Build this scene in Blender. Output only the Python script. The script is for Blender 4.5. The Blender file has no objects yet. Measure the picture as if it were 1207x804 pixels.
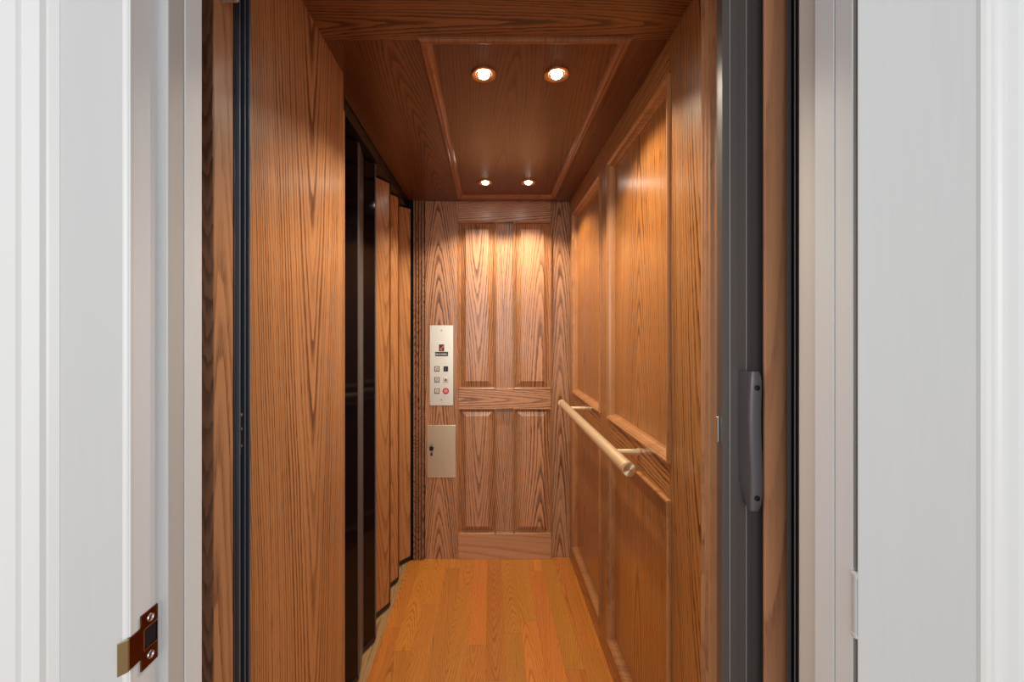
import bpy, bmesh, math, random
from mathutils import Vector, Matrix
random.seed(7)
SC = bpy.context.scene
COL = SC.collection
CZ = 1.335            # eye height
YB, XR, XL, ZC = 2.50, 0.47, -0.44, 2.11   # back wall, right wall, left wall, ceiling

# ------------------------------------------------------------------ materials
def NN(nt, kind, **kw):
    n = nt.nodes.new(kind)
    for k, v in kw.items():
        setattr(n, k, v)
    return n

def oak_group():
    g = bpy.data.node_groups.new('oak_grain', 'ShaderNodeTree')
    I = g.interface
    def sock(name, typ, d=None, io='INPUT'):
        s = I.new_socket(name=name, in_out=io, socket_type=typ)
        if d is not None: s.default_value = d
    sock('U', 'NodeSocketFloat', 0.); sock('V', 'NodeSocketFloat', 0.)
    sock('Seed', 'NodeSocketFloat', 0.); sock('Width', 'NodeSocketFloat', .3)
    sock('Spacing', 'NodeSocketFloat', .018); sock('Figure', 'NodeSocketFloat', 1.)
    sock('Contrast', 'NodeSocketFloat', 1.)
    sock('Light', 'NodeSocketColor', (.4, .2, .1, 1)); sock('Dark', 'NodeSocketColor', (.1, .05, .02, 1))
    sock('Color', 'NodeSocketColor', io='OUTPUT'); sock('Height', 'NodeSocketFloat', io='OUTPUT')
    gi = NN(g, 'NodeGroupInput'); go = NN(g, 'NodeGroupOutput'); L = g.links
    def m(op, a, b=None, c=None, clamp=False):
        n = NN(g, 'ShaderNodeMath', operation=op); n.use_clamp = clamp
        for i, x in enumerate((a, b, c)):
            if x is None: continue
            if isinstance(x, (int, float)): n.inputs[i].default_value = x
            else: L.new(x, n.inputs[i])
        return n.outputs[0]
    def vec(a, b, c):
        n = NN(g, 'ShaderNodeCombineXYZ')
        for i, x in enumerate((a, b, c)):
            if isinstance(x, (int, float)): n.inputs[i].default_value = x
            else: L.new(x, n.inputs[i])
        return n.outputs[0]
    def noise(v, detail=2, rough=.5):
        n = NN(g, 'ShaderNodeTexNoise'); L.new(v, n.inputs['Vector'])
        n.inputs['Scale'].default_value = 1; n.inputs['Detail'].default_value = detail
        n.inputs['Roughness'].default_value = rough
        return n.outputs[0]
    def mapr(x, a, b, c=0., d=1., smooth=False):
        n = NN(g, 'ShaderNodeMapRange'); n.clamp = True
        if smooth: n.interpolation_type = 'SMOOTHSTEP'
        L.new(x, n.inputs[0])
        for i, q in enumerate((a, b, c, d)): n.inputs[i + 1].default_value = q
        return n.outputs[0]
    U, V, S, W = gi.outputs['U'], gi.outputs['V'], gi.outputs['Seed'], gi.outputs['Width']
    sp, fig = gi.outputs['Spacing'], gi.outputs['Figure']
    q = m('ADD', m('DIVIDE', U, W), 50.5)
    idn = m('ADD', m('FLOOR', q), m('MULTIPLY', S, 7.1))
    uu = m('MULTIPLY', m('SUBTRACT', m('FRACT', q), .5), W)
    wn = NN(g, 'ShaderNodeTexWhiteNoise', noise_dimensions='1D'); L.new(idn, wn.inputs['W'])
    sc = NN(g, 'ShaderNodeSeparateColor'); L.new(wn.outputs['Color'], sc.inputs[0])
    h1, h2, h3 = sc.outputs[0], sc.outputs[1], sc.outputs[2]
    id10 = m('MULTIPLY', h2, 37.)
    wand = m('MULTIPLY', m('SUBTRACT', noise(vec(m('MULTIPLY', V, .75), id10, 3.1), 1), .5), .07)
    wig = m('MULTIPLY', m('SUBTRACT', noise(vec(m('MULTIPLY', U, 11.), m('MULTIPLY', V, 1.6), id10), 2), .5), .024)
    fine = m('MULTIPLY', m('SUBTRACT', noise(vec(m('MULTIPLY', U, 110.), m('MULTIPLY', V, 17.), id10), 3), .5), .010)
    un = m('ADD', m('ADD', uu, wand), m('ADD', m('MULTIPLY', m('SUBTRACT', h1, .5), m('MULTIPLY', W, .3)), wig))
    # depth of the cut below the pith wanders along the board: gives cathedrals
    dep = m('MULTIPLY', m('SUBTRACT', noise(vec(m('MULTIPLY', V, .50), m('ADD', id10, 11.), 0.5), 1), .42), m('MULTIPLY', fig, 1.0))
    u2 = m('MULTIPLY', un, un)
    slope = m('MULTIPLY', m('SUBTRACT', m('MULTIPLY', m('GREATER_THAN', h3, .35), 2.), 1.), m('MULTIPLY', fig, .13))
    r = m('ADD', m('SQRT', m('ADD', u2, .00016)), m('MULTIPLY', u2, 5.5))
    r = m('ADD', m('ADD', r, m('MULTIPLY', V, slope)), m('ADD', m('MULTIPLY', dep, .32), 2.))
    r = m('ADD', r, fine)
    # uneven ring spacing
    uneven = m('MULTIPLY', m('SUBTRACT', noise(vec(m('MULTIPLY', r, 28.), id10, 9.), 1), .5), .9)
    ph = m('ADD', m('DIVIDE', r, sp), uneven)
    f = m('FRACT', ph)
    early = m('MULTIPLY', mapr(f, .0, .10, 0., 1., True), mapr(f, .16, .66, 1., 0., False))
    amp = mapr(noise(vec(m('FLOOR', ph), m('MULTIPLY', V, .8), id10), 0), .3, .6, .35, 1.)
    early = m('MULTIPLY', early, amp)
    pore = mapr(noise(vec(m('MULTIPLY', U, 620.), m('MULTIPLY', V, 22.), S), 1, .6), .50, .66, 0., 1.)
    fib = noise(vec(m('MULTIPLY', U, 210.), m('MULTIPLY', V, 3.2), id10), 3, .6)
    mask = m('ADD', m('MULTIPLY', early, m('ADD', .74, m('MULTIPLY', pore, .6))), m('MULTIPLY', pore, .15))
    mask = m('ADD', mask, m('MULTIPLY', m('SUBTRACT', fib, .5), .55))
    mask = m('MULTIPLY', mask, gi.outputs['Contrast'], clamp=True)
    mx = NN(g, 'ShaderNodeMix', data_type='RGBA'); L.new(mask, mx.inputs[0])
    L.new(gi.outputs['Light'], mx.inputs[6]); L.new(gi.outputs['Dark'], mx.inputs[7])
    broad = noise(vec(m('MULTIPLY', U, 7.), m('MULTIPLY', V, .9), id10), 2)
    val = m('ADD', m('ADD', .80, m('MULTIPLY', broad, .34)), m('MULTIPLY', m('SUBTRACT', h3, .5), .12))
    hs = NN(g, 'ShaderNodeHueSaturation'); L.new(mx.outputs[2], hs.inputs['Color']); L.new(val, hs.inputs['Value'])
    L.new(hs.outputs[0], go.inputs['Color'])
    L.new(m('SUBTRACT', 1., mask), go.inputs['Height'])
    return g
OAK = oak_group()

def base_mat(name):
    mt = bpy.data.materials.new(name); mt.use_nodes = True
    return mt, mt.node_tree, mt.node_tree.nodes['Principled BSDF']

LIGHT = (.50, .235, .100); DARK = (.115, .036, .012)
def oak(name, uv='xz', seed=0., width=.3, spacing=.018, light=LIGHT, dark=DARK, rough=.33, figure=1., contrast=1., coat=.25, ctr=0.):
    mt, nt, b = base_mat(name); L = nt.links
    geo = NN(nt, 'ShaderNodeNewGeometry'); sx = NN(nt, 'ShaderNodeSeparateXYZ'); L.new(geo.outputs['Position'], sx.inputs[0])
    g = NN(nt, 'ShaderNodeGroup'); g.node_tree = OAK
    ax = {'x': 0, 'y': 1, 'z': 2}
    ad = NN(nt, 'ShaderNodeMath', operation='ADD')
    if uv[0] == 's':
        L.new(sx.outputs[0], ad.inputs[0]); L.new(sx.outputs[1], ad.inputs[1])
    else:
        L.new(sx.outputs[ax[uv[0]]], ad.inputs[0]); ad.inputs[1].default_value = -ctr
    L.new(ad.outputs[0], g.inputs['U']); L.new(sx.outputs[ax[uv[1]]], g.inputs['V'])
    for k, v in (('Seed', seed), ('Width', width), ('Spacing', spacing * 1.2), ('Figure', figure), ('Contrast', contrast * 1.22)):
        g.inputs[k].default_value = v
    g.inputs['Light'].default_value = (*light, 1); g.inputs['Dark'].default_value = (*dark, 1)
    L.new(g.outputs['Color'], b.inputs['Base Color'])
    bp = NN(nt, 'ShaderNodeBump'); bp.inputs['Strength'].default_value = .12; bp.inputs['Distance'].default_value = .0012
    L.new(g.outputs['Height'], bp.inputs['Height']); L.new(bp.outputs[0], b.inputs['Normal'])
    b.inputs['Roughness'].default_value = rough
    b.inputs['Coat Weight'].default_value = coat; b.inputs['Coat Roughness'].default_value = .22
    return mt

def plain(name, col, rough=.5, metal=0., coat=0., spec=.5, emit=None, aniso=0., tang=None, bump=None):
    mt, nt, b = base_mat(name); L = nt.links
    b.inputs['Base Color'].default_value = (*col, 1); b.inputs['Roughness'].default_value = rough
    b.inputs['Metallic'].default_value = metal; b.inputs['Coat Weight'].default_value = coat
    b.inputs['Specular IOR Level'].default_value = spec
    if emit: b.inputs['Emission Color'].default_value = (*emit[0], 1); b.inputs['Emission Strength'].default_value = emit[1]
    if aniso:
        b.inputs['Anisotropic'].default_value = aniso
        t = NN(nt, 'ShaderNodeTangent', direction_type='RADIAL', axis=tang or 'Z'); L.new(t.outputs[0], b.inputs['Tangent'])
    if bump:   # (scale xyz, strength, colour variation)
        tc = NN(nt, 'ShaderNodeNewGeometry'); mp = NN(nt, 'ShaderNodeMapping'); mp.inputs['Scale'].default_value = bump[0]
        L.new(tc.outputs['Position'], mp.inputs[0]); n = NN(nt, 'ShaderNodeTexNoise'); n.inputs['Scale'].default_value = 1
        n.inputs['Detail'].default_value = 4; L.new(mp.outputs[0], n.inputs['Vector'])
        bp = NN(nt, 'ShaderNodeBump'); bp.inputs['Strength'].default_value = bump[1]; bp.inputs['Distance'].default_value = .001
        L.new(n.outputs[0], bp.inputs['Height']); L.new(bp.outputs[0], b.inputs['Normal'])
        rmp = NN(nt, 'ShaderNodeMapRange'); rmp.inputs[3].default_value = 1 - bump[2]; rmp.inputs[4].default_value = 1 + bump[2]
        L.new(n.outputs[0], rmp.inputs[0])
        hs = NN(nt, 'ShaderNodeHueSaturation'); hs.inputs['Color'].default_value = (*col, 1)
        L.new(rmp.outputs[0], hs.inputs['Value']); L.new(hs.outputs[0], b.inputs['Base Color'])
    return mt

def floor_mat():
    mt, nt, b = base_mat('oak_strip_floor'); L = nt.links
    def m(op, a, b_=None):
        n = NN(nt, 'ShaderNodeMath', operation=op)
        for i, x in enumerate((a, b_)):
            if x is None: continue
            if isinstance(x, (int, float)): n.inputs[i].default_value = x
            else: L.new(x, n.inputs[i])
        return n.outputs[0]
    geo = NN(nt, 'ShaderNodeNewGeometry'); sx = NN(nt, 'ShaderNodeSeparateXYZ'); L.new(geo.outputs['Position'], sx.inputs[0])
    X, Y = sx.outputs[0], sx.outputs[1]
    W = .078
    q = m('ADD', m('DIVIDE', X, W), .22); idx = m('FLOOR', q)
    w1 = NN(nt, 'ShaderNodeTexWhiteNoise', noise_dimensions='1D'); L.new(idx, w1.inputs['W'])
    qy = m('ADD', m('DIVIDE', Y, .85), m('MULTIPLY', w1.outputs['Value'], 5.3)); idy = m('FLOOR', qy)
    cell = m('ADD', m('MULTIPLY', idx, 13.7), m('MULTIPLY', idy, 3.31))
    w2 = NN(nt, 'ShaderNodeTexWhiteNoise', noise_dimensions='1D'); L.new(cell, w2.inputs['W'])
    g = NN(nt, 'ShaderNodeGroup'); g.node_tree = OAK
    L.new(m('ADD', X, m('MULTIPLY', w2.outputs['Value'], 3.)), g.inputs['U'])
    L.new(m('ADD', Y, m('MULTIPLY', w2.outputs['Value'], 9.)), g.inputs['V'])
    g.inputs['Width'].default_value = .16; g.inputs['Spacing'].default_value = .011; g.inputs['Figure'].default_value = 1.3
    g.inputs['Contrast'].default_value = .75
    g.inputs['Light'].default_value = (.68, .262, .040, 1); g.inputs['Dark'].default_value = (.36, .105, .012, 1)
    sc = NN(nt, 'ShaderNodeSeparateColor'); L.new(w2.outputs['Color'], sc.inputs[0])
    val = m('ADD', .84, m('MULTIPLY', sc.outputs[1], .24))
    hue = m('ADD', .488, m('MULTIPLY', sc.outputs[2], .016))
    hs = NN(nt, 'ShaderNodeHueSaturation'); L.new(g.outputs['Color'], hs.inputs['Color']); L.new(val, hs.inputs['Value']); L.new(hue, hs.inputs['Hue'])
    # joints
    fx = m('FRACT', q); ex = m('MINIMUM', fx, m('SUBTRACT', 1., fx))
    fy = m('FRACT', qy); ey = m('MINIMUM', fy, m('SUBTRACT', 1., fy))
    jx = m('LESS_THAN', ex, .010); jy = m('LESS_THAN', ey, .0015)
    j = m('MAXIMUM', jx, jy)
    mx = NN(nt, 'ShaderNodeMix', data_type='RGBA'); L.new(m('MULTIPLY', j, .30), mx.inputs[0]); L.new(hs.outputs[0], mx.inputs[6])
    mx.inputs[7].default_value = (.10, .035, .008, 1)
    # a few pale flecks of wear
    vn = NN(nt, 'ShaderNodeTexVoronoi'); vn.inputs['Scale'].default_value = 9.; L.new(geo.outputs['Position'], vn.inputs['Vector'])
    fl = m('LESS_THAN', vn.outputs['Distance'], .022)
    m2 = NN(nt, 'ShaderNodeMix', data_type='RGBA'); L.new(m('MULTIPLY', fl, .6), m2.inputs[0]); L.new(mx.outputs[2], m2.inputs[6])
    m2.inputs[7].default_value = (.75, .6, .42, 1)
    L.new(m2.outputs[2], b.inputs['Base Color'])
    b.inputs['Roughness'].default_value = .38; b.inputs['Coat Weight'].default_value = .15; b.inputs['Coat Roughness'].default_value = .25
    return mt

# ------------------------------------------------------------------ mesh helpers
def obj(name, bm, mat, parent=None, smooth=None, loc=None):
    bmesh.ops.recalc_face_normals(bm, faces=bm.faces)
    me = bpy.data.meshes.new(name); bm.to_mesh(me); bm.free()
    if smooth is not None:
        for p in me.polygons: p.use_smooth = True
        try: me.set_sharp_from_angle(angle=math.radians(smooth))
        except Exception: pass
    me.materials.append(mat)
    o = bpy.data.objects.new(name, me); COL.objects.link(o)
    if parent is not None:
        o.parent = parent
        o.matrix_parent_inverse = Matrix.Translation(parent.location).inverted()
    return o
def recenter(o):
    """move a top-level mesh object's origin to its bottom centre"""
    me = o.data
    xs = [v.co for v in me.vertices]
    c = Vector(((min(v.x for v in xs) + max(v.x for v in xs)) / 2, (min(v.y for v in xs) + max(v.y for v in xs)) / 2, min(v.z for v in xs)))
    me.transform(Matrix.Translation(-c)); o.location = c
def struct(name, bm, mat, smooth=None):
    o = obj(name, bm, mat, None, smooth); o['kind'] = 'structure'; return o
def thing(name, label, cat, loc, group=None):
    o = bpy.data.objects.new(name, None); COL.objects.link(o); o.empty_display_size = .05
    o.location = loc; o['label'] = label; o['category'] = cat
    if group: o['group'] = group
    return o
def box(bm, x0, x1, y0, y1, z0, z1, bev=0., seg=1):
    r = bmesh.ops.create_cube(bm, size=1.)
    vs = r['verts']
    for v in vs:
        v.co = Vector(((x0 + x1) / 2 + v.co.x * (x1 - x0), (y0 + y1) / 2 + v.co.y * (y1 - y0), (z0 + z1) / 2 + v.co.z * (z1 - z0)))
    if bev:
        es = list({e for v in vs for e in v.link_edges})
        bmesh.ops.bevel(bm, geom=es, offset=bev, segments=seg, affect='EDGES', profile=.5)
    return bm
def bx(*a, **k): return box(bmesh.new(), *a, **k)
def prism(bm, pts, z0, z1, bev=0.):
    """vertical extrusion of a plan outline"""
    a = [bm.verts.new((x, y, z0)) for x, y in pts]; b = [bm.verts.new((x, y, z1)) for x, y in pts]
    n = len(pts)
    for i in range(n): bm.faces.new((a[i], a[(i + 1) % n], b[(i + 1) % n], b[i]))
    bm.faces.new(a[::-1]); bm.faces.new(b)
    return bm
def cyl(bm, p, q, r, seg=32, r2=None, bev=0.):
    p, q = Vector(p), Vector(q); d = (q - p); L = d.length
    m = Matrix.Translation((p + q) / 2) @ d.to_track_quat('Z', 'Y').to_matrix().to_4x4()
    res = bmesh.ops.create_cone(bm, cap_ends=True, segments=seg, radius1=r, radius2=r if r2 is None else r2, depth=L, matrix=m)
    if bev:
        es = [e for e in {e for v in res['verts'] for e in v.link_edges} if any(len(f.verts) > 4 for f in e.link_faces)]
        bmesh.ops.bevel(bm, geom=es, offset=bev, segments=2, affect='EDGES')
    return bm
def lathe(bm, prof, c, axis='z', seg=40):
    """prof = [(r, h)...] about axis through c; closed when it starts and ends at r=0 or is a loop"""
    rings = []
    for r, h in prof:
        ring = []
        for k in range(seg):
            t = 2 * math.pi * k / seg; a, b_ = r * math.cos(t), r * math.sin(t)
            co = {'z': (a, b_, h), 'y': (a, h, b_), 'x': (h, a, b_)}[axis]
            ring.append(bm.verts.new(Vector(co) + Vector(c)))
        rings.append(ring)
    for i in range(len(rings) - 1):
        for k in range(seg): bm.faces.new((rings[i][k], rings[i][(k + 1) % seg], rings[i + 1][(k + 1) % seg], rings[i + 1][k]))
    bmesh.ops.remove_doubles(bm, verts=bm.verts, dist=1e-6)
    return bm
MAP = {'back': lambda a, b, h: (a, YB - h, b), 'right': lambda a, b, h: (XR - h, a, b),
       'ceil': lambda a, b, h: (a, b, ZC - h), 'door': lambda a, b, h: (a, .488 - h, b)}
def loops(bm, side, a0, a1, b0, b1, prof, closed=False):
    """picture-frame loops [(inset, height)...]; open: the last is capped; closed: ring of moulding"""
    f = MAP[side]; R = []
    for i, h in prof:
        R.append([bm.verts.new(f(a, b, h)) for a, b in ((a0 + i, b0 + i), (a1 - i, b0 + i), (a1 - i, b1 - i), (a0 + i, b1 - i))])
    n = len(R)
    for i in range(n if closed else n - 1):
        A, B = R[i], R[(i + 1) % n]
        for k in range(4): bm.faces.new((A[k], A[(k + 1) % 4], B[(k + 1) % 4], B[k]))
    if not closed: bm.faces.new(R[-1]); bm.faces.new(R[0][::-1])
    return bm
def text_mesh(name, s, size, loc, mat, parent, depth=.0006):
    cu = bpy.data.curves.new(name, 'FONT'); cu.body = s; cu.size = size; cu.align_x = 'CENTER'; cu.align_y = 'CENTER'; cu.extrude = depth
    t = bpy.data.objects.new(name, cu); COL.objects.link(t)
    me = bpy.data.meshes.new_from_object(t); bpy.data.objects.remove(t)
    me.transform(Matrix.Translation(loc) @ Matrix.Rotation(math.pi / 2, 4, 'X'))
    me.materials.clear(); me.materials.append(mat)
    o = bpy.data.objects.new(name, me); COL.objects.link(o); o.parent = parent
    r = parent
    off = Vector((0, 0, 0))
    while r is not None: off += r.location if r.type == 'EMPTY' else Vector((0, 0, 0)); r = r.parent
    o.matrix_parent_inverse = Matrix.Translation(off).inverted()
    return o

# ------------------------------------------------------------------ material set
M = {}
M['back_stile'] = oak('oak_back_stile', 'xz', 3.2, .24, .017, light=(.53, .255, .120), dark=(.10, .036, .015), ctr=-.283)
M['back_stile_r'] = oak('oak_back_right_stile', 'xz', 8.45, .14, .016, light=(.55, .265, .115), dark=(.13, .048, .018), figure=1.2, ctr=.413)
M['back_mid'] = oak('oak_back_centre_stile', 'xz', 5.9, .14, .016, light=(.57, .28, .135), dark=(.20, .080, .034), figure=.6, ctr=.085)
M['back_rail'] = oak('oak_back_rail', 'zx', 2.7, .15, .016, light=(.57, .28, .135), dark=(.15, .055, .022), figure=.8, ctr=.945)
M['back_panel'] = oak('oak_back_panel', 'xz', 6.3, .327, .018, light=(.57, .275, .130), dark=(.15, .054, .021), figure=1.0, ctr=-.0785)
M['flute'] = oak('oak_fluted_strip', 'xz', 1.9, .03, .006, light=(.36, .170, .085), dark=(.07, .028, .012), figure=2.4)
M['right_stile'] = oak('oak_side_stile', 'yz', 4.3, .40, .017, light=(.48, .200, .058), dark=(.08, .022, .005), ctr=1.0)
M['right_rail'] = oak('oak_side_rail', 'zy', 7.7, .2, .018, light=(.48, .200, .058), dark=(.08, .022, .005))
M['right_panel'] = oak('oak_side_panel', 'yz', 9.1, .70, .022, light=(.47, .185, .046), dark=(.10, .028, .006), contrast=.75, rough=.27, coat=.5, ctr=1.40)
M['moulding'] = oak('oak_moulding', 'sz', 1.1, .05, .012, light=(.46, .20, .070), dark=(.20, .07, .02), contrast=.5, figure=.05)
M['left'] = oak('oak_left_wall', 'yz', 2.05, .60, .024, light=(.57, .265, .108), dark=(.13, .042, .013), ctr=1.03)
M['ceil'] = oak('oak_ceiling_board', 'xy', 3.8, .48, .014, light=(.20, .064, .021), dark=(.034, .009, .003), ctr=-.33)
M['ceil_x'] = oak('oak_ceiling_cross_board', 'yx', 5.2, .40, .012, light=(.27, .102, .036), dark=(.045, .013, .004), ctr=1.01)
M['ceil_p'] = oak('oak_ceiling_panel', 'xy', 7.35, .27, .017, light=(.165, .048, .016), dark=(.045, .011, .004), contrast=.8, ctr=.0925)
M['gate_wood'] = oak('oak_gate_panel', 'yz', 6.6, .11, .020, light=(.50, .225, .085), dark=(.24, .095, .030), contrast=.7, ctr=2.01)
M['post_wood'] = oak('oak_front_post', 'yz', 4.9, .16, .016, light=(.52, .27, .14), dark=(.16, .075, .04), figure=.8, contrast=.7, ctr=.70)
M['post_edge'] = oak('oak_post_edge', 'xz', 4.1, .05, .006, light=(.26, .135, .085), dark=(.10, .05, .03))
M['gate_wood_r'] = oak('laminate_gate_panel', 'xz', 2.2, .30, .030, light=(.66, .32, .17), dark=(.42, .18, .085), contrast=.7, rough=.45, coat=0., ctr=.47)
M['sill'] = oak('pale_sill_wood', 'xy', 3.3, .1, .012, light=(.50, .29, .12), dark=(.22, .11, .04), coat=0., rough=.6)
M['floor'] = floor_mat()
M['black'] = plain('black_enamel', (.008, .008, .010), .28)
M['matte_black'] = plain('matte_black', (.006, .006, .007), .8, spec=.1)
M['bronze'] = plain('dark_bronze_aluminium', (.110, .096, .092), .40, .15)
M['bronze_light'] = plain('pale_line_and_glint', (.48, .46, .49), .4, .4)  # pale post lines; on the end channel, highlights painted as strips
M['navy'] = plain('dark_anodised_aluminium', (.060, .075, .105), .24, .6)
M['channel_dark'] = plain('grey_channel_edge', (.16, .15, .17), .4, .2)
M['rail_edge'] = plain('painted_blue_glint', (.22, .29, .38), .35, .5)  # bluish sky reflection put into the strip colour
M['glass'] = plain('smoked_acrylic', (.003, .003, .005), .06, spec=.22)
M['handle'] = plain('grey_nylon_handle', (.125, .116, .130), .30)
M['screw'] = plain('dark_steel_screw', (.05, .05, .055), .35, .8)
M['steel'] = plain('bright_steel', (.75, .76, .80), .2, 1.)
M['plate'] = plain('brushed_pale_brass', (.80, .76, .64), .38, .85, bump=((900, 900, 6), .08, .06))
M['gold'] = plain('brushed_gold', (.72, .60, .42), .36, .9, bump=((900, 900, 6), .08, .06))
M['brass'] = plain('satin_brass_rail', (.90, .76, .50), .32, .65, aniso=.3, tang='Y')
M['brass_end'] = plain('turned_brass_end', (.95, .80, .56), .30, 1., aniso=.9, tang='Y')
M['bulb'] = plain('lamp_glass', (1, 1, 1), .4, emit=((1., .90, .76), 40.))
M['trim_ring'] = plain('brass_trim_ring', (.62, .36, .18), .32, 1.)
M['white'] = plain('white_trim_paint', (.560, .562, .560), .42, bump=((160, 160, 9), .10, .03))
M['jamb'] = plain('jamb_white_bounce_offset', (.78, .835, .88), .40, bump=((160, 160, 9), .10, .03))  # blue tint put into the paint to offset warm light bounced off the oak
M['white_bright'] = plain('white_and_lit_trim', (.74, .745, .74), .35)  # brightness of light-catching mouldings put into their paint; plain white on lettering
M['door_paint'] = plain('white_door_paint', (.545, .547, .545), .45, bump=((220, 220, 10), .14, .03))
M['wall_paint'] = plain('hall_wall_paint', (.72, .71, .69), .6)
M['antique'] = plain('antique_copper_plate', (.24, .105, .055), .18, 1.)
M['lip'] = plain('worn_brass_lip', (.50, .44, .27), .4, 1.)
M['red'] = plain('red_button', (.45, .02, .03), .3, coat=.5)
M['pink'] = plain('pale_red_button_face', (.70, .25, .26), .3)
M['btn'] = plain('pale_button', (.68, .62, .52), .35, .3)
M['ink'] = plain('dark_ink', (.03, .025, .03), .5)
M['grey'] = plain('grey_casting', (.50, .52, .56), .4, .2)
M['hall_floor'] = oak('hall_oak_floor', 'xy', 1.3, .08, .012, light=(.56, .27, .09), dark=(.3, .12, .03))

# ------------------------------------------------------------------ cab floor
fl = struct('floor', bx(-.475, .50, .80, YB + .02, -.04, 0.), M['floor'])
obj('sill_strip', bx(-.60, -.475, .80, YB + .02, -.04, -.001), M['sill'], fl)
obj('threshold', bx(-.60, .56, .765, .80, -.04, .002, bev=.002), M['bronze'], fl)
struct('floor_hall', bx(-2.2, 2.2, -3.0, .66, -.04, 0.), M['hall_floor'])

# ------------------------------------------------------------------ back wall
wb = struct('wall_back', bx(-.66, .56, YB + .024, YB + .06, -.04, ZC + .06), M['back_stile'])
def board(side, a0, a1, b0, b1, mat, name, parent, h=0., t=None, bev=.0012):
    if t is None: t = .024 + h
    f = MAP[side]; p, q = f(a0, b0, h), f(a1, b1, h - t)
    c = [sorted((p[i], q[i])) for i in range(3)]
    return obj(name, bx(c[0][0], c[0][1], c[1][0], c[1][1], c[2][0], c[2][1], bev=bev), mat, parent)
board('back', -.385, -.187, 0, ZC, M['back_stile'], 'stile', wb)
board('back', .357, XR, 0, ZC, M['back_stile_r'], 'stile', wb)
board('back', .030, .140, .150, 1.985, M['back_mid'], 'stile', wb)
for z0, z1 in ((1.985, ZC), (.885, 1.005)):
    for a in ((-.187, .357),):
        if z0 > 1.5: board('back', -.187, .357, z0, z1, M['back_rail'], 'rail', wb)
        else:
            board('back', -.187, .030, z0, z1, M['back_rail'], 'rail', wb); board('back', .140, .357, z0, z1, M['back_rail'], 'rail', wb)
            bpy.data.objects.remove(wb.children[-1]); bpy.data.objects.remove(wb.children[-1])
            for o in wb.children:
                pass
            board('back', -.187, .357, z0, z1, M['back_rail'], 'rail', wb, h=.0008)
M['bot_rail'] = oak('oak_back_bottom_rail', 'zx', 1.45, .4, .05, light=(.54, .27, .13), dark=(.36, .16, .07), contrast=.6)
board('back', -.189, .359, 0, .150, M['bot_rail'], 'rail', wb, h=.004)
for a0, a1 in ((-.187, .030), (.140, .357)):
    for b0, b1 in ((1.005, 1.985), (.150, .885)):
        bm = bmesh.new()
        loops(bm, 'back', a0 - .001, a1 + .001, b0 - .001, b1 + .001, [(0, -.0235), (.009, -.0225), (.0105, -.0225), (.041, -.004), (.042, -.0005), (.044, 0.)])
        obj('raised_panel', bm, M['back_panel'], wb)
        bm = bmesh.new()
        loops(bm, 'back', a0 - .004, a1 + .004, b0 - .004, b1 + .004, [(0, -.002), (0, .0028), (.004, .0042), (.008, .001), (.0095, -.022), (.006, -.022)], closed=True)
        obj('panel_moulding', bm, M['moulding'], wb)
# fluted strip in the left corner
pts = [(-.457, YB + .024)]
n = 4; x0, w = -.455, .0165
for i in range(n):
    xc = x0 + w * (i + .5)
    pts += [(xc - w * .5, YB - .002), (xc - w * .42, YB - .011), (xc - w * .2, YB - .017), (xc + w * .2, YB - .017), (xc + w * .42, YB - .011)]
pts += [(x0 + n * w, YB - .002), (x0 + n * w + .002, YB + .024)]
obj('fluted_strip', prism(bmesh.new(), pts, 0, ZC), M['flute'], wb)
obj('corner_channel', bx(-.50, -.457, YB - .012, YB + .024, 0, ZC), M['matte_black'], wb)

# ------------------------------------------------------------------ right wall
wr = struct('wall_right', bx(XR + .018, XR + .06, .877, YB + .05, -.04, ZC + .06), M['right_panel'])
PY = ((1.808, 2.398), (1.114, 1.679)); PZ = ((1.002, 2.000), (.120, .887))
board('right', 2.398, YB, 0, ZC, M['right_stile'], 'stile', wr, t=.018, bev=.0008)
board('right', 1.679, 1.808, 0, ZC, M['right_stile'], 'stile', wr, t=.018, bev=.0008)
board('right', .880, 1.114, 0, ZC, M['right_stile'], 'stile', wr, t=.018, bev=.0008)
for y0, y1 in PY:
    for z0, z1 in ((2.0, ZC), (.887, 1.002), (0, .120)):
        board('right', y0, y1, z0, z1, M['right_rail'], 'rail', wr, t=.018, bev=.0008)
    for z0, z1 in PZ:
        bm = bmesh.new()
        loops(bm, 'right', y0 - .010, y1 + .010, z0 - .010, z1 + .010,
              [(0, -.001), (0, .0065), (.003, .0095), (.008, .0095), (.0105, .0065), (.0125, .0068), (.0165, .003), (.0185, -.005), (.0225, -.012), (.0265, -.0145), (.0270, -.0185), (.022, -.0185)], closed=True)
        obj('panel_moulding', bm, M['moulding'], wr)
# reeded edge moulding at the opening
pts = [(XR + .005, .935), (XR - .004, .934)]
for i in range(3):
    y = .930 - i * .0165
    pts += [(XR - .010, y - .003), (XR - .0115, y - .0065), (XR - .010, y - .010), (XR - .004, y - .0145)]
pts += [(XR - .002, .876), (XR + .035, .872), (XR + .035, .935)]
obj('edge_moulding', prism(bmesh.new(), pts, 0, ZC), oak('oak_reeded_edge', 'sz', 6.1, .08, .010, light=(.62, .33, .16), dark=(.26, .11, .045), contrast=.6, figure=.05), wr)

# ------------------------------------------------------------------ left wall + recess behind the folding door
wl = struct('wall_left', bx(XL - .028, XL, .772, 1.270, 0, ZC + .02), M['left'])
obj('edge_strip', bx(XL - .020, XL + .003, 1.268, 1.276, 0, 2.0, bev=.002), M['moulding'], wl)
obj('recess_lining', bx(-.66, -.61, .70, YB + .05, -.04, ZC + .06), M['matte_black'], wl)
obj('recess_return', bx(-.61, XL - .028, .765, .785, -.04, ZC + .06), M['matte_black'], wl)

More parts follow.
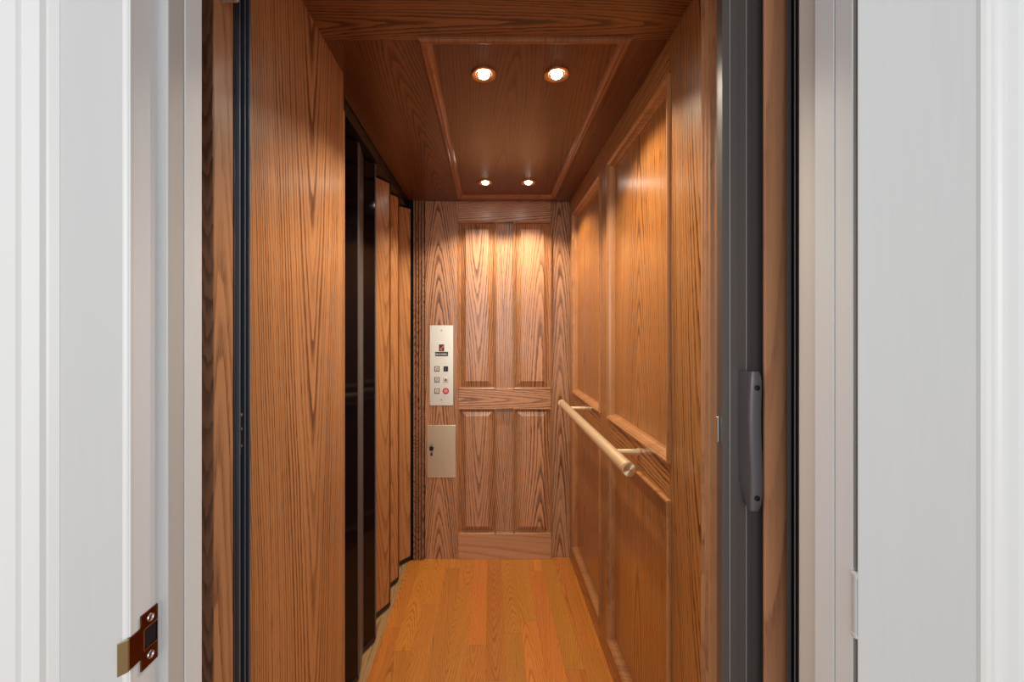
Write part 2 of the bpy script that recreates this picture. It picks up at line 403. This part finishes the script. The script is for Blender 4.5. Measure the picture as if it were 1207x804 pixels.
# ------------------------------------------------------------------ ceiling
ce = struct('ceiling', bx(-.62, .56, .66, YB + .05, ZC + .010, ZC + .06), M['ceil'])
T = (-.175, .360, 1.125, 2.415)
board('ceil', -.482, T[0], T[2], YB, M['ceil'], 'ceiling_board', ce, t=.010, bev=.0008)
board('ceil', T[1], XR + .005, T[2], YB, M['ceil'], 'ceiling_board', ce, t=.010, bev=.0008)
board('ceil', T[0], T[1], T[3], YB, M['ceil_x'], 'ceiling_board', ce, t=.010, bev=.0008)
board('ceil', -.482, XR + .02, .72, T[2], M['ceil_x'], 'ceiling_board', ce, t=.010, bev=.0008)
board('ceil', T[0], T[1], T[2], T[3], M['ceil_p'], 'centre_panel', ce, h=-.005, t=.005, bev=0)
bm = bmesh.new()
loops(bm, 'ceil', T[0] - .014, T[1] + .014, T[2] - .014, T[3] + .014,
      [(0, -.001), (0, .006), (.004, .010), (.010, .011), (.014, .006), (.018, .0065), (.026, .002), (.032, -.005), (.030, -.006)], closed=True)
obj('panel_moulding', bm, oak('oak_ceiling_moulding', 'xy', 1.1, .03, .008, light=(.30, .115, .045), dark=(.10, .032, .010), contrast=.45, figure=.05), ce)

# ------------------------------------------------------------------ recessed lights
LP = [(-.020, 1.280), (.200, 1.280), (-.026, 2.200), (.197, 2.200)]
LL = ['recessed ceiling lamp of the near pair, left one, brass trim showing right of bulb',
      'recessed ceiling lamp of the near pair, over the brass handrail side',
      'small recessed ceiling lamp of the far pair, on the control panel side',
      'small recessed ceiling lamp of the far pair, on the handrail side']
zc = ZC + .005
src = None
for i, (x, y) in enumerate(LP):
    if src is None:
        t = thing('recessed_light', LL[i], 'ceiling light', (x, y, zc), 'recessed lamps in the ceiling panel')
        bm = lathe(bmesh.new(), [(.0385, .0), (.0385, -.0030), (.035, -.0055), (.030, -.0050), (.0255, -.002), (.0190, .0035), (.0240, .0045), (.0385, .0)], (x, y, zc), 'z')
        obj('trim_ring', bm, M['trim_ring'], t, 40)
        bm = lathe(bmesh.new(), [(0.0001, -.011), (.009, -.0105), (.0145, -.0080), (.0172, -.003), (.0178, .003), (.0001, .003)], (x, y, zc), 'z')
        obj('bulb', bm, M['bulb'], t, 50)
        src = t
    else:
        t = src.copy(); COL.objects.link(t); t.location = (x, y, zc); t['label'] = LL[i]
        for ch in list(src.children):
            c = ch.copy(); COL.objects.link(c); c.parent = t; c.matrix_parent_inverse = ch.matrix_parent_inverse.copy()
            # the copied inverse matrix keeps the mesh relative to the lamp
for i, (x, y) in enumerate(LP):
    ld = bpy.data.lights.new('lamp_beam', 'SPOT'); ld.energy = 22; ld.color = (1., .88, .70); ld.spot_size = math.radians(128); ld.spot_blend = .35
    ld.shadow_soft_size = .022
    lo = bpy.data.objects.new('lamp_beam', ld); COL.objects.link(lo); lo.location = (x, y, zc - .020)

# ------------------------------------------------------------------ control panel on the back wall
def PX(px): return (px - 578) / 200.
def PZ_(py): return CZ - (py - 392) / 200.
cp = thing('control_panel', 'tall pale metal lift control panel with floor buttons, fixed on the oak back wall', 'control panel', (PX(520.5), YB - .001, PZ_(478)))
xs0, xs1 = PX(506.5), PX(534.5)
obj('faceplate', bx(xs0, xs1, YB - .004, YB, PZ_(478), PZ_(383.5), bev=.0015), M['plate'], cp)
yf = YB - .004
def cyl_y(x, z, r, d, name, mat, par, bev=.0008):
    return obj(name, cyl(bmesh.new(), (x, yf + .001, z), (x, yf - d, z), r, 28, bev=bev), mat, par, 40)
for z in (PZ_(389.5), PZ_(471.2)):
    cyl_y(PX(520.3), z, .0035, .001, 'screw', M['screw'], cp, 0)
glyph = [('3', 515.2, 434.8), ('2', 515.2, 447.6), ('1', 515.2, 460.8)]
def cpoff(o, root):
    o.matrix_parent_inverse = Matrix.Translation(root.location).inverted()
for s, px, py in glyph:
    x, z = PX(px), PZ_(py)
    b_ = obj('floor_button', bx(x - .0150, x + .0150, yf - .002, yf + .001, z - .0155, z + .0155, bev=.001), M['screw'], cp)
    b2 = obj('button_face', bx(x - .0115, x + .0115, yf - .005, yf, z - .012, z + .012, bev=.002), M['btn'], b_); b2.matrix_parent_inverse = Matrix()
    b2.matrix_parent_inverse = Matrix()
    t = text_mesh('numeral', s, .020, (x, yf - .0052, z), M['ink'], b_); t.matrix_parent_inverse = Matrix()
x, z = PX(525.6), PZ_(447.6)
b_ = obj('alarm_button', bx(x - .0150, x + .0150, yf - .002, yf + .001, z - .0155, z + .0155, bev=.001), M['btn'], cp)
b2 = obj('button_face', bx(x - .0120, x + .0120, yf - .005, yf, z - .0125, z + .0125, bev=.002), M['btn'], b_); b2.matrix_parent_inverse = Matrix()
bm = bmesh.new()
v = [bm.verts.new((x + a, yf - .0058, z + b)) for a, b in ((-.008, -.006), (-.005, -.003), (-.0045, .004), (0, .008), (.0045, .004), (.005, -.003), (.008, -.006))]
f = bm.faces.new(v); r = bmesh.ops.extrude_face_region(bm, geom=[f]); bmesh.ops.translate(bm, verts=[q for q in r['geom'] if isinstance(q, bmesh.types.BMVert)], vec=(0, .001, 0))
b3 = obj('bell_mark', bm, M['ink'], b_); b3.matrix_parent_inverse = Matrix()
x, z = PX(525.6), PZ_(434.8)
b_ = obj('light_switch', bx(x - .0135, x + .0135, yf - .003, yf + .001, z - .0155, z + .0155, bev=.001), M['ink'], cp)
b2 = obj('rocker', bx(x - .009, x + .009, yf - .006, yf, z - .011, z + .011, bev=.002), M['black'], b_); b2.matrix_parent_inverse = Matrix()
t = text_mesh('rocker_mark', 'I', .016, (x, yf - .0062, z), M['grey'], b_); t.matrix_parent_inverse = Matrix()
x, z = PX(525.6), PZ_(460.8)
b_ = cyl_y(x, z, .0185, .004, 'stop_button', M['red'], cp)
b2 = obj('button_face', cyl(bmesh.new(), (x, yf, z), (x, yf - .009, z), .0115, 28, bev=.002), M['pink'], b_, 40); b2.matrix_parent_inverse = Matrix()
# maker's badge: dark red tile with a pale curl over a dark strip of tiny pale lettering
x, z = PX(520.6), PZ_(410.0)
bd = obj('badge', bx(x - .0155, x + .0155, yf - .0012, yf + .001, z - .020, z + .020), plain('dark_red_badge', (.10, .006, .008), .4), cp)
bm = bmesh.new()
sw = [(.016, .016), (.008, .012), (.004, .004), (-.002, .000), (-.007, -.004), (-.008, -.010), (-.003, -.015), (.002, -.016), (.005, -.012), (.000, -.010), (-.002, -.005), (.004, -.001), (.010, .003), (.013, .010)]
v = [bm.verts.new((x + a, yf - .0020, z + b)) for a, b in sw]
f = bm.faces.new(v); r = bmesh.ops.extrude_face_region(bm, geom=[f]); bmesh.ops.translate(bm, verts=[q for q in r['geom'] if isinstance(q, bmesh.types.BMVert)], vec=(0, .0008, 0))
c_ = obj('badge_curl', bm, M['pink'], bd); c_.matrix_parent_inverse = Matrix()
z2 = PZ_(417.3)
ns = obj('name_strip', bx(x - .038, x + .038, yf - .0012, yf + .001, z2 - .0125, z2 + .0125), M['ink'], cp)
bm = bmesh.new(); xx = x - .035
for wlet in (3, 2, 6):
    for k in range(wlet):
        hgt = random.choice((.0045, .0055, .004))
        box(bm, xx, xx + .0040, yf - .0018, yf - .001, z2 - .004, z2 - .004 + hgt + .002); xx += .0054
    xx += .0035
l_ = obj('lettering', bm, M['white_bright'], ns); l_.matrix_parent_inverse = Matrix()

# key cabinet plate below
kc = thing('key_lock_plate', 'square brushed gold metal plate with a key in its lock, below the control panel', 'wall plate', (PX(520.5), YB - .001, PZ_(563)))
obj('faceplate', bx(PX(503.3), PX(537.3), YB - .005, YB, PZ_(563), PZ_(501), bev=.0015), M['gold'], kc)
kx, kz = PX(509.6), PZ_(527)
yf = YB - .005
obj('lock_cylinder', cyl(bmesh.new(), (kx, yf + .001, kz), (kx, yf - .004, kz), .010, 24, bev=.001), M['steel'], kc, 40)
kk = bmesh.new(); box(kk, kx - .0015, kx + .0015, yf - .022, yf - .003, kz - .003, kz + .003); box(kk, kx - .011, kx + .011, yf - .040, yf - .020, kz - .011, kz + .014, bev=.003)
key = obj('key', kk, M['black'], kc)
bm = bmesh.new()
prof = [(.0075 + .0012 * math.cos(2 * math.pi * k / 8), .0012 * math.sin(2 * math.pi * k / 8)) for k in range(9)]
lathe(bm, prof, (kx, yf - .030, kz - .018), 'y', 20)
obj('key_ring', bm, M['steel'], key, 60).matrix_parent_inverse = Matrix()
obj('key_tag', bx(kx - .005, kx + .005, yf - .032, yf - .029, kz - .042, kz - .024, bev=.0012), M['black'], key).matrix_parent_inverse = Matrix()

# ------------------------------------------------------------------ handrail
RX, RZ, RY0, RY1, RR = .382, .957, 1.165, 2.27, .019
hr = thing('handrail', 'round satin brass handrail on short posts along the panelled right wall', 'handrail', (RX, (RY0 + RY1) / 2, RZ - .02))
obj('rail', cyl(bmesh.new(), (RX, RY0 + .006, RZ), (RX, RY1 - .006, RZ), RR, 48), M['brass'], hr, 40)
for y, s in ((RY0, 1), (RY1, -1)):
    bm = lathe(bmesh.new(), [(.0001, 0), (.003, .0), (.0175, .0), (.0198, s * .0015), (.0198, s * .0075), (.0001, s * .0075)], (RX, y, RZ), 'y', 48)
    o = obj('end_cap', bm, M['brass_end'], hr, 30)
    # origin on the rail's axis so that the radial brushing turns about it
    o.data.transform(Matrix.Translation((-RX, -y, -RZ))); o.location = (RX, y, RZ)
for y in (1.345, 2.12):
    bm = lathe(bmesh.new(), [(.0001, -.004), (.0085, -.004), (.0085, XR - RX - .006), (.0105, XR - RX - .004), (.0105, XR - RX), (.0001, XR - RX)], (RX, y, RZ), 'x', 28)
    obj('bracket', bm, M['brass'], hr, 35)
o = [c for c in hr.children if c.name.startswith('rail')][0]
o.data.transform(Matrix.Translation((-RX, -(RY0 + RY1) / 2, -RZ))); o.location = (RX, (RY0 + RY1) / 2, RZ)

# ------------------------------------------------------------------ folding door along the left side
fd = thing('folding_door', 'closed accordion door of oak and smoked black panels along the left side of the cab', 'folding door', (-.515, 1.9, 0))
ZD0, ZD1 = .012, 2.056
PK = [(-.467, 2.484), (-.522, 2.418), (-.4946, 2.269), (-.523, 2.208), (-.4897, 2.057), (-.5355, 1.969),
      (-.498, 1.830), (-.531, 1.755), (-.506, 1.620), (-.541, 1.540), (-.506, 1.400), (-.541, 1.325)]
def slab(p, q, t, z0, z1, gap=.004):
    p, q = Vector((*p, 0)), Vector((*q, 0)); d = (q - p).normalized(); n_ = Vector((-d.y, d.x, 0)) * t / 2
    p, q = p + d * gap, q - d * gap
    return prism(bmesh.new(), [(v.x, v.y) for v in (p + n_, q + n_, q - n_, p - n_)], z0, z1)
for i in range(len(PK) - 1):
    p, q = PK[i], PK[i + 1]; ym = (p[1] + q[1]) / 2; dark = ym < 1.84
    pn = obj('smoked_panel' if dark else 'oak_panel', slab(p, q, .006, ZD0 + .016, ZD1), M['glass'] if dark else M['gate_wood'], fd)
    if dark: pn['label'] = 'smoked black panel of the folding door'
    g_ = obj('bottom_shoe', slab(p, q, .009, ZD0, ZD0 + .018, gap=.001), M['black'], pn); g_.matrix_parent_inverse = Matrix()
for i, p in enumerate(PK):
    dark = p[1] < 1.90
    r_ = .0052 if dark else .0030
    obj('hinge_strip', cyl(bmesh.new(), (*p, ZD0), (*p, ZD1 + .004), r_, 10), M['bronze'] if dark else M['matte_black'], fd, 40)
for i in (7, 9):   # flat aluminium cover strips on the faces turned away
    p, q = Vector((*PK[i], 0)), Vector((*PK[i + 1], 0)); d = (q - p).normalized(); n_ = Vector((-d.y, d.x, 0))
    if n_.x < 0: n_ = -n_
    a, b_ = p + d * .008 + n_ * .0045, q - d * .004 + n_ * .0045
    obj('cover_strip', slab((a.x, a.y), (b_.x, b_.y), .003, ZD0 + .02, ZD1, 0), M['bronze'], fd)
obj('top_track', bx(-.565, -.484, 1.29, YB, ZD1 + .006, ZC + .010), M['black'], fd)
for p in PK[0::2][1:]:
    obj('hanger', bx(p[0] - .012, p[0] - .004, p[1] - .004, p[1] + .004, ZD1 - .01, ZD1 + .008), M['steel'], fd)

# ------------------------------------------------------------------ front gate folded at the right of the opening
fg = thing('car_gate', 'dark bronze framed accordion gate folded back at the right of the opening', 'gate', (.44, .70, 0))
ZG = 2.06
pts = [(.3960, .737), (.3946, .722), (.3965, .720), (.4040, .720), (.4046, .7185), (.4056, .7185), (.4062, .720), (.4205, .720), (.4212, .7205),
       (.4320, .7205), (.4326, .7190), (.4336, .7190), (.4342, .7205), (.4410, .7215), (.4420, .727), (.4700, .729), (.4700, .745), (.3975, .745)]
obj('lead_post', prism(bmesh.new(), pts, .01, ZG), M['bronze'], fg)
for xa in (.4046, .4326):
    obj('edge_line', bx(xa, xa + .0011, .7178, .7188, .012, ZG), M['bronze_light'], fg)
# curved pull handle
bm = bmesh.new(); N = 28; rows = []
zt, zb = 1.2715, 1.045
for k in range(N + 1):
    t = k / N; z = zt + (zb - zt) * t
    ends = min(1., math.sin(math.pi * min(max(t, .0), 1.)) * 5.0) ** .5 if 0 < t < 1 else .0
    xl = .4205 + (-.0005) * math.cos(t * math.pi * 2) + (.0005 if t < .8 else -.001)
    xr = .4410 - .0020 * math.sin(max(0, (t - .25)) / .75 * math.pi) * .9 + .0004 * math.cos(t * 9)
    wav = .0012 * math.sin(t * 2 * math.pi + .4)
    xl += -wav; xr += wav * .3
    cx = (xl + xr) / 2; hw = (xr - xl) / 2 * (.25 + .75 * ends)
    yfz = .686 + (1 - ends) * .020 + .003 * math.cos(t * 2 * math.pi)
    ends = min(1., (min(t, 1 - t) * N / 2.2)) ** .5
    k1 = max(0., (t - .74) / .26) ** 1.6
    wv = math.sin(t * 2 * math.pi - .5)
    xb = .4203 + .0105 * k1                       # foot of the side facing the opening
    xf = .4197 + .0014 - wv * .0016 - .0006 * k1 + .0018 * (1 - ends)      # front edge
    xe = .4402 - .0012 * wv - .0012 * k1 - .0040 * (1 - ends)
    yt = .6860 + .002 * (1 - ends)
    ring = [(xb, .7205), (xb, .716), (xf - .0006, yt + .005), (xf + .0002, yt + .0014), (xf + .0016, yt), (xe - .0016, yt), (xe - .0002, yt + .0014), (xe + .0006, yt + .005), (xe + .001, .722), (xe - .002, .7255)]
    old = [(cx - hw * .75, .7205), (cx - hw, .716), (cx - hw, yfz + .006), (cx - hw * .9, yfz + .002), (cx - hw * .6, yfz), (cx + hw * .6, yfz), (cx + hw * .9, yfz + .002), (cx + hw, yfz + .006), (cx + hw, .722), (cx + hw * .75, .7255)]
    rows.append([bm.verts.new((a, b, z)) for a, b in ring])
for i in range(N):
    for k in range(10): bm.faces.new((rows[i][k], rows[i][(k + 1) % 10], rows[i + 1][(k + 1) % 10], rows[i + 1][k]))
bm.faces.new(rows[0]); bm.faces.new(rows[-1][::-1])
hd = obj('handle', bm, M['handle'], fg, 62)
hd['label'] = 'curved grey pull handle'
for z in (1.2455, 1.067):
    obj('screw', lathe(bmesh.new(), [(.0001, -.0012), (.0022, -.0012), (.0026, -.0025), (.0042, -.0022), (.0046, .002), (.0001, .002)], (.4312, .6862, z), 'y', 20), M['screw'], hd, 50).matrix_parent_inverse = Matrix()
obj('latch', bx(.3915, .3955, .730, .7345, 1.146, 1.190, bev=.0008), M['steel'], fg)
# folded oak laminate panel, frame and end channel
obj('gate_panel', bx(.4512, .4905, .697, .703, .012, ZG, bev=.001), M['gate_wood_r'], fg)
obj('panel_edge', bx(.4720, .500, .716, .728, .012, ZG), M['matte_black'], fg)
def ribs(name, specs, mat, z0, z1, par):
    for a, b_, y0, y1, mm in specs: obj(name, bx(a, b_, y0, y1, z0, z1, bev=.0006), mm, par)
Y = .668
def xa(px, y=Y): return (px - 578) * y / 500.
ch_pts = [(.502, Y + .030), (.479, Y + .013), (xa(928), Y + .002), (xa(928), Y), (xa(933), Y - .001), (xa(934.5), Y + .004), (xa(936), Y + .004), (xa(936.5), Y - .003), (xa(938), Y - .003), (xa(938.5), Y + .003), (xa(940.5), Y + .003),
          (xa(941), Y - .003), (xa(942.5), Y - .003), (xa(943), Y + .010), (xa(949), Y + .010), (xa(949.3), Y + .006), (xa(952), Y + .0045), (xa(955), Y + .008), (xa(957), Y + .016), (xa(970), Y + .016), (xa(970), Y + .030)]
ec = obj('end_channel', prism(bmesh.new(), ch_pts, .01, ZG + .02), M['black'], fg)
for p0, p1, mm in ((928, 933, 'bronze'), (936.6, 937.8, 'bronze_light'), (941.1, 942.3, 'bronze_light'), (951.5, 954, 'rail_edge')):  # the pale pair are painted highlight lines, the others plain channel tones
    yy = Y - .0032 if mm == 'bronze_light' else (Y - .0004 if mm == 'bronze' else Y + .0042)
    obj('channel_strip_and_glint', bx(xa(p0, yy), xa(p1, yy), yy - .0004, yy + .0012, .012, ZG + .018), M['channel_dark'] if mm in ('rail_edge', 'bronze') else M[mm], ec)
struct('wall_shaft_seal', bx(.53, .62, .61, .876, -.03, ZC + .05), M['matte_black'])

# ------------------------------------------------------------------ strike side of the gate at the left
sp_ = thing('strike_channel', 'narrow dark metal gate strike channel upright at the left wall end', 'strike channel', (-.44, .75, 0))
pts = [(-.452, .7715), (-.4400, .7715), (-.4370, .7700), (-.4370, .7655), (-.4440, .7640), (-.4440, .7585), (-.4375, .7570), (-.4375, .7545), (-.4450, .7530), (-.4450, .7440), (-.4370, .7420), (-.4370, .7385), (-.4400, .7350), (-.4390, .7270), (-.452, .7270)]
obj('channel', prism(bmesh.new(), pts, .01, 2.06), M['navy'], sp_)
for ya_ in (.7560, .7400, .7712):  # added strips carrying the blue highlight lines in their colour
    obj('channel_glint', bx(-.4372, -.4364, ya_ - .0014, ya_ + .0002, .012, 2.058), M['rail_edge'], sp_)
obj('catch', bx(-.4455, -.4400, .7445, .7515, 1.12, 1.205, bev=.001), M['black'], sp_)
for z in (1.135, 1.165, 1.190):
    obj('screw', cyl(bmesh.new(), (-.4405, .748, z), (-.4385, .748, z), .0026, 12), M['steel'], sp_, 40)
# oak post in front of it
po = obj('oak_post', bx(-.490, -.4400, .6750, .7262, 0, 2.06, bev=.0012), M['post_wood'])
po['label'] = 'narrow oak post between the white jamb and the dark strike channel'; po['category'] = 'post'
obj('edge_band', bx(-.490, -.4408, .6735, .6756, 0, 2.06), M['post_edge'], po)
lh = thing('lock_housing', 'grey metal housing at the top of the narrow oak post, just entering the picture', 'lock housing', (-.44, .69, 1.877))
obj('cover', bx(-.462, -.4130, .660, .700, 1.877, 1.95, bev=.004, seg=3), M['grey'], lh)
obj('mounting_plate', bx(-.462, -.4395, .662, .702, 1.877, 1.96), M['grey'], lh)

# ------------------------------------------------------------------ white landing frame, left side
ZH = 2.04
j = struct('trim_1', bx(-.43, -.388, .457, .56, 0, ZH), M['jamb'])       # left jamb with door stop
obj('door_stop', bx(-.389, -.380, .500, .526, 0, ZH, bev=.0015, seg=2), M['white'], j)
obj('jamb_edge', bx(-.389, -.3800, .5280, .559, 0, ZH, bev=.0006), M['jamb'], j)
cas = [(-.3885, .500), (-.3885, .464), (-.3892, .4600), (-.3910, .4568), (-.3945, .4552), (-.4615, .4550), (-.4675, .4502), (-.4690, .4485),
       (-.4712, .4440), (-.4860, .4418), (-.4880, .4436), (-.4900, .4440), (-.4925, .4405), (-.530, .4395), (-.545, .452), (-.545, .500)]
cg = struct('trim_2', prism(bmesh.new(), cas, 0, ZH + .08), M['white'])
obj('back_band', prism(bmesh.new(), [(-.4614, .4552), (-.4614, .4545), (-.4674, .4492), (-.4692, .4480), (-.4714, .4434), (-.4860, .4412), (-.4880, .4430), (-.4900, .4434), (-.4925, .4399), (-.531, .4389), (-.546, .452), (-.546, .4548)], 0, ZH + .08), M['white_bright'], cg)
obj('corner_bead', cyl(bmesh.new(), (-.3930, .4600, 0), (-.3930, .4600, ZH), .0052, 20), M['white_bright'], cg, 60)
struct('wall_front_left', bx(-2.2, -.43, .500, .60, -.04, 2.75), M['wall_paint'])
struct('wall_front_right', bx(.437, 2.2, .534, .60, -.04, 2.75), M['wall_paint'])
struct('wall_front_header', bx(-.43, .437, .500, .60, ZH, 2.75), M['wall_paint'])
struct('trim_3', bx(-.43, .437, .457, .500, ZH, ZH + .09, bev=.002), M['white'])
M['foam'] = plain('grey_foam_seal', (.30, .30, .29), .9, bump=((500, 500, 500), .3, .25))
# right jamb with its stop
jr = struct('trim_4', bx(.434, .470, .500, .559, 0, ZH), M['jamb'])
obj('door_stop', bx(.4268, .4355, .500, .526, 0, ZH, bev=.0012), M['jamb'], jr)
obj('jamb_edge', bx(.4275, .4355, .5280, .559, 0, ZH, bev=.0006), M['jamb'], jr)
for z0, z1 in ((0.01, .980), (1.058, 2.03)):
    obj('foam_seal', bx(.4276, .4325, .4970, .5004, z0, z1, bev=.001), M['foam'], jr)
# shaft between landing wall and cab
struct('wall_shaft_left', bx(-.80, -.62, .60, .80, -.04, 2.75), M['matte_black'])
struct('wall_shaft_right', bx(.62, .80, .60, .80, -.04, 2.75), M['matte_black'])
struct('ceiling_shaft', bx(-.80, .80, .60, .80, 2.20, 2.75), M['matte_black'])
struct('floor_shaft', bx(-.80, .80, .655, .768, -.06, -.012), M['matte_black'])

# ------------------------------------------------------------------ open white landing door, right
dr = struct('door_1', prism(bmesh.new(), [(.4236, .4892), (.4243, .4885), (1.26, .4885), (1.26, .523), (.456, .523)], .012, ZH - .005), M['door_paint'])
for b0, b1 in ((.86, 1.90), (.16, .72)):
    bm = bmesh.new()
    loops(bm, 'door', .560, 1.14, b0, b1, [(0, -.001), (0, .0035), (.003, .0065), (.008, .0070), (.016, .0035), (.020, .0030), (.023, .0050), (.030, .0045), (.048, -.0003)])
    obj('raised_panel', bm, M['white_bright'], dr)
for z in (1.018, .25, 1.80):
    bm = cyl(bmesh.new(), (.4262, .4935, z - .035), (.4262, .4935, z + .035), .0042, 16)
    for d in (-.035, .035): cyl(bm, (.4262, .4935, z + d - .002), (.4262, .4935, z + d + .002), .0050, 16)
    obj('hinge', bm, M['white'], dr, 40)
obj('door_knob', lathe(bmesh.new(), [(.0001, -.062), (.018, -.060), (.027, -.050), (.027, -.040), (.014, -.030), (.009, -.020), (.009, -.008), (.030, -.006), (.031, .001), (.0001, .001)], (1.19, .488, .93), 'y', 28), M['brass'], dr, 40)

# ------------------------------------------------------------------ strike plate on the left jamb
st = thing('strike_plate', 'antique copper latch strike plate screwed to the white left door jamb', 'strike plate', (-.388, .484, .93))
XJ = -.388
def YP(px): return XJ * 500. / (px - 578.)
def ZP(px, py): return CZ - (py - 392) * YP(px) / 500.
ya, yb = YP(165), YP(184.5); yc = YP(150.5)
zt_, zb_ = 1.0230, .9560                          # body
zt_ = (ZP(165, 726) + ZP(183, 713)) / 2; zb_ = (ZP(165, 793) + ZP(184, 774)) / 2
zl0, zl1 = ZP(152, 790) , ZP(152, 752)
hy0, hy1 = YP(168.5), YP(183.8); hz0, hz1 = ZP(168.5, 767), ZP(168.5, 743)
bm = bmesh.new()
X0, X1 = XJ - .001, XJ + .0016
for (a, b_, c, d) in ((ya, hy0, zb_, zt_), (hy1, yb, zb_, zt_), (hy0, hy1, hz1, zt_), (hy0, hy1, zb_, hz0)):
    box(bm, X0, X1, a, b_, c, d)
bmesh.ops.remove_doubles(bm, verts=bm.verts, dist=1e-6)
zl = ((zt_ + zb_) / 2)
box(bm, X0, X1, yc, ya, zl - .0165, zl + .0175)
obj('plate', bm, M['antique'], st)
obj('lip', prism(bmesh.new(), [(X1, yc + .0004), (X0, yc + .0004), (X0 - .004, yc - .0075), (X0 - .0022, yc - .0088), (X1 + .0004, yc - .002)], zl - .0165, zl + .0175), M['lip'], st)
obj('latch_hole', bx(X0 + .0002, X1 - .0012, hy0, hy1, hz0, hz1), plain('dark_latch_hole', (.010, .018, .030), .15), st)
fr = bmesh.new()
for (a, b_, c, d) in ((hy0 - .0008, hy0, hz0, hz1), (hy1, hy1 + .0008, hz0, hz1), (hy0 - .0008, hy1 + .0008, hz1, hz1 + .0008), (hy0 - .0008, hy1 + .0008, hz0 - .0008, hz0)):
    box(fr, X1 - .0005, X1 + .0003, a, b_, c, d)
obj('hole_rim', fr, M['steel'], st)
for z in ((zt_ + hz1) / 2, (zb_ + hz0) / 2):
    yy = (ya + yb) / 2 + .001
    bm = lathe(bmesh.new(), [(.0001, .0006), (.0018, .0006), (.0022, .0016), (.0042, .0010), (.0048, -.001), (.0001, -.001)], (X1, yy, z), 'x', 24)
    obj('screw', bm, M['steel'], st, 40)

# ------------------------------------------------------------------ camera, world, lights
cam = bpy.data.cameras.new('camera'); co = bpy.data.objects.new('camera', cam); COL.objects.link(co)
co.location = (0, 0, CZ); co.rotation_euler = (math.pi / 2, 0, 0)
cam.sensor_width = 36; cam.lens = 500 / 1207 * 36; cam.clip_start = .02
cam.shift_x = (603.5 - 578) / 1207; cam.shift_y = -(402 - 392) / 1207
SC.camera = co
w = bpy.data.worlds.new('World'); SC.world = w; w.use_nodes = True
bg = w.node_tree.nodes['Background']; bg.inputs[0].default_value = (.93, .975, 1., 1); bg.inputs[1].default_value = .50
al = bpy.data.lights.new('added_hall_light', 'AREA'); al.shape = 'RECTANGLE'; al.size = 3.4; al.size_y = 1.7; al.energy = 78; al.color = (.94, .975, 1.)  # unseen area light added behind the camera to brighten frame and cab
ao = bpy.data.objects.new('added_hall_light', al); COL.objects.link(ao); ao.location = (-.15, -2.6, 1.75); ao.rotation_euler = (math.radians(88), 0, 0)
vs = SC.view_settings; vs.view_transform = 'Standard'; vs.look = 'None'; vs.gamma = 1; vs.exposure = 0; vs.use_curve_mapping = False
SC.cycles.use_denoising = True
SC.cycles.max_bounces = 10; SC.cycles.diffuse_bounces = 5; SC.cycles.sample_clamp_indirect = 6
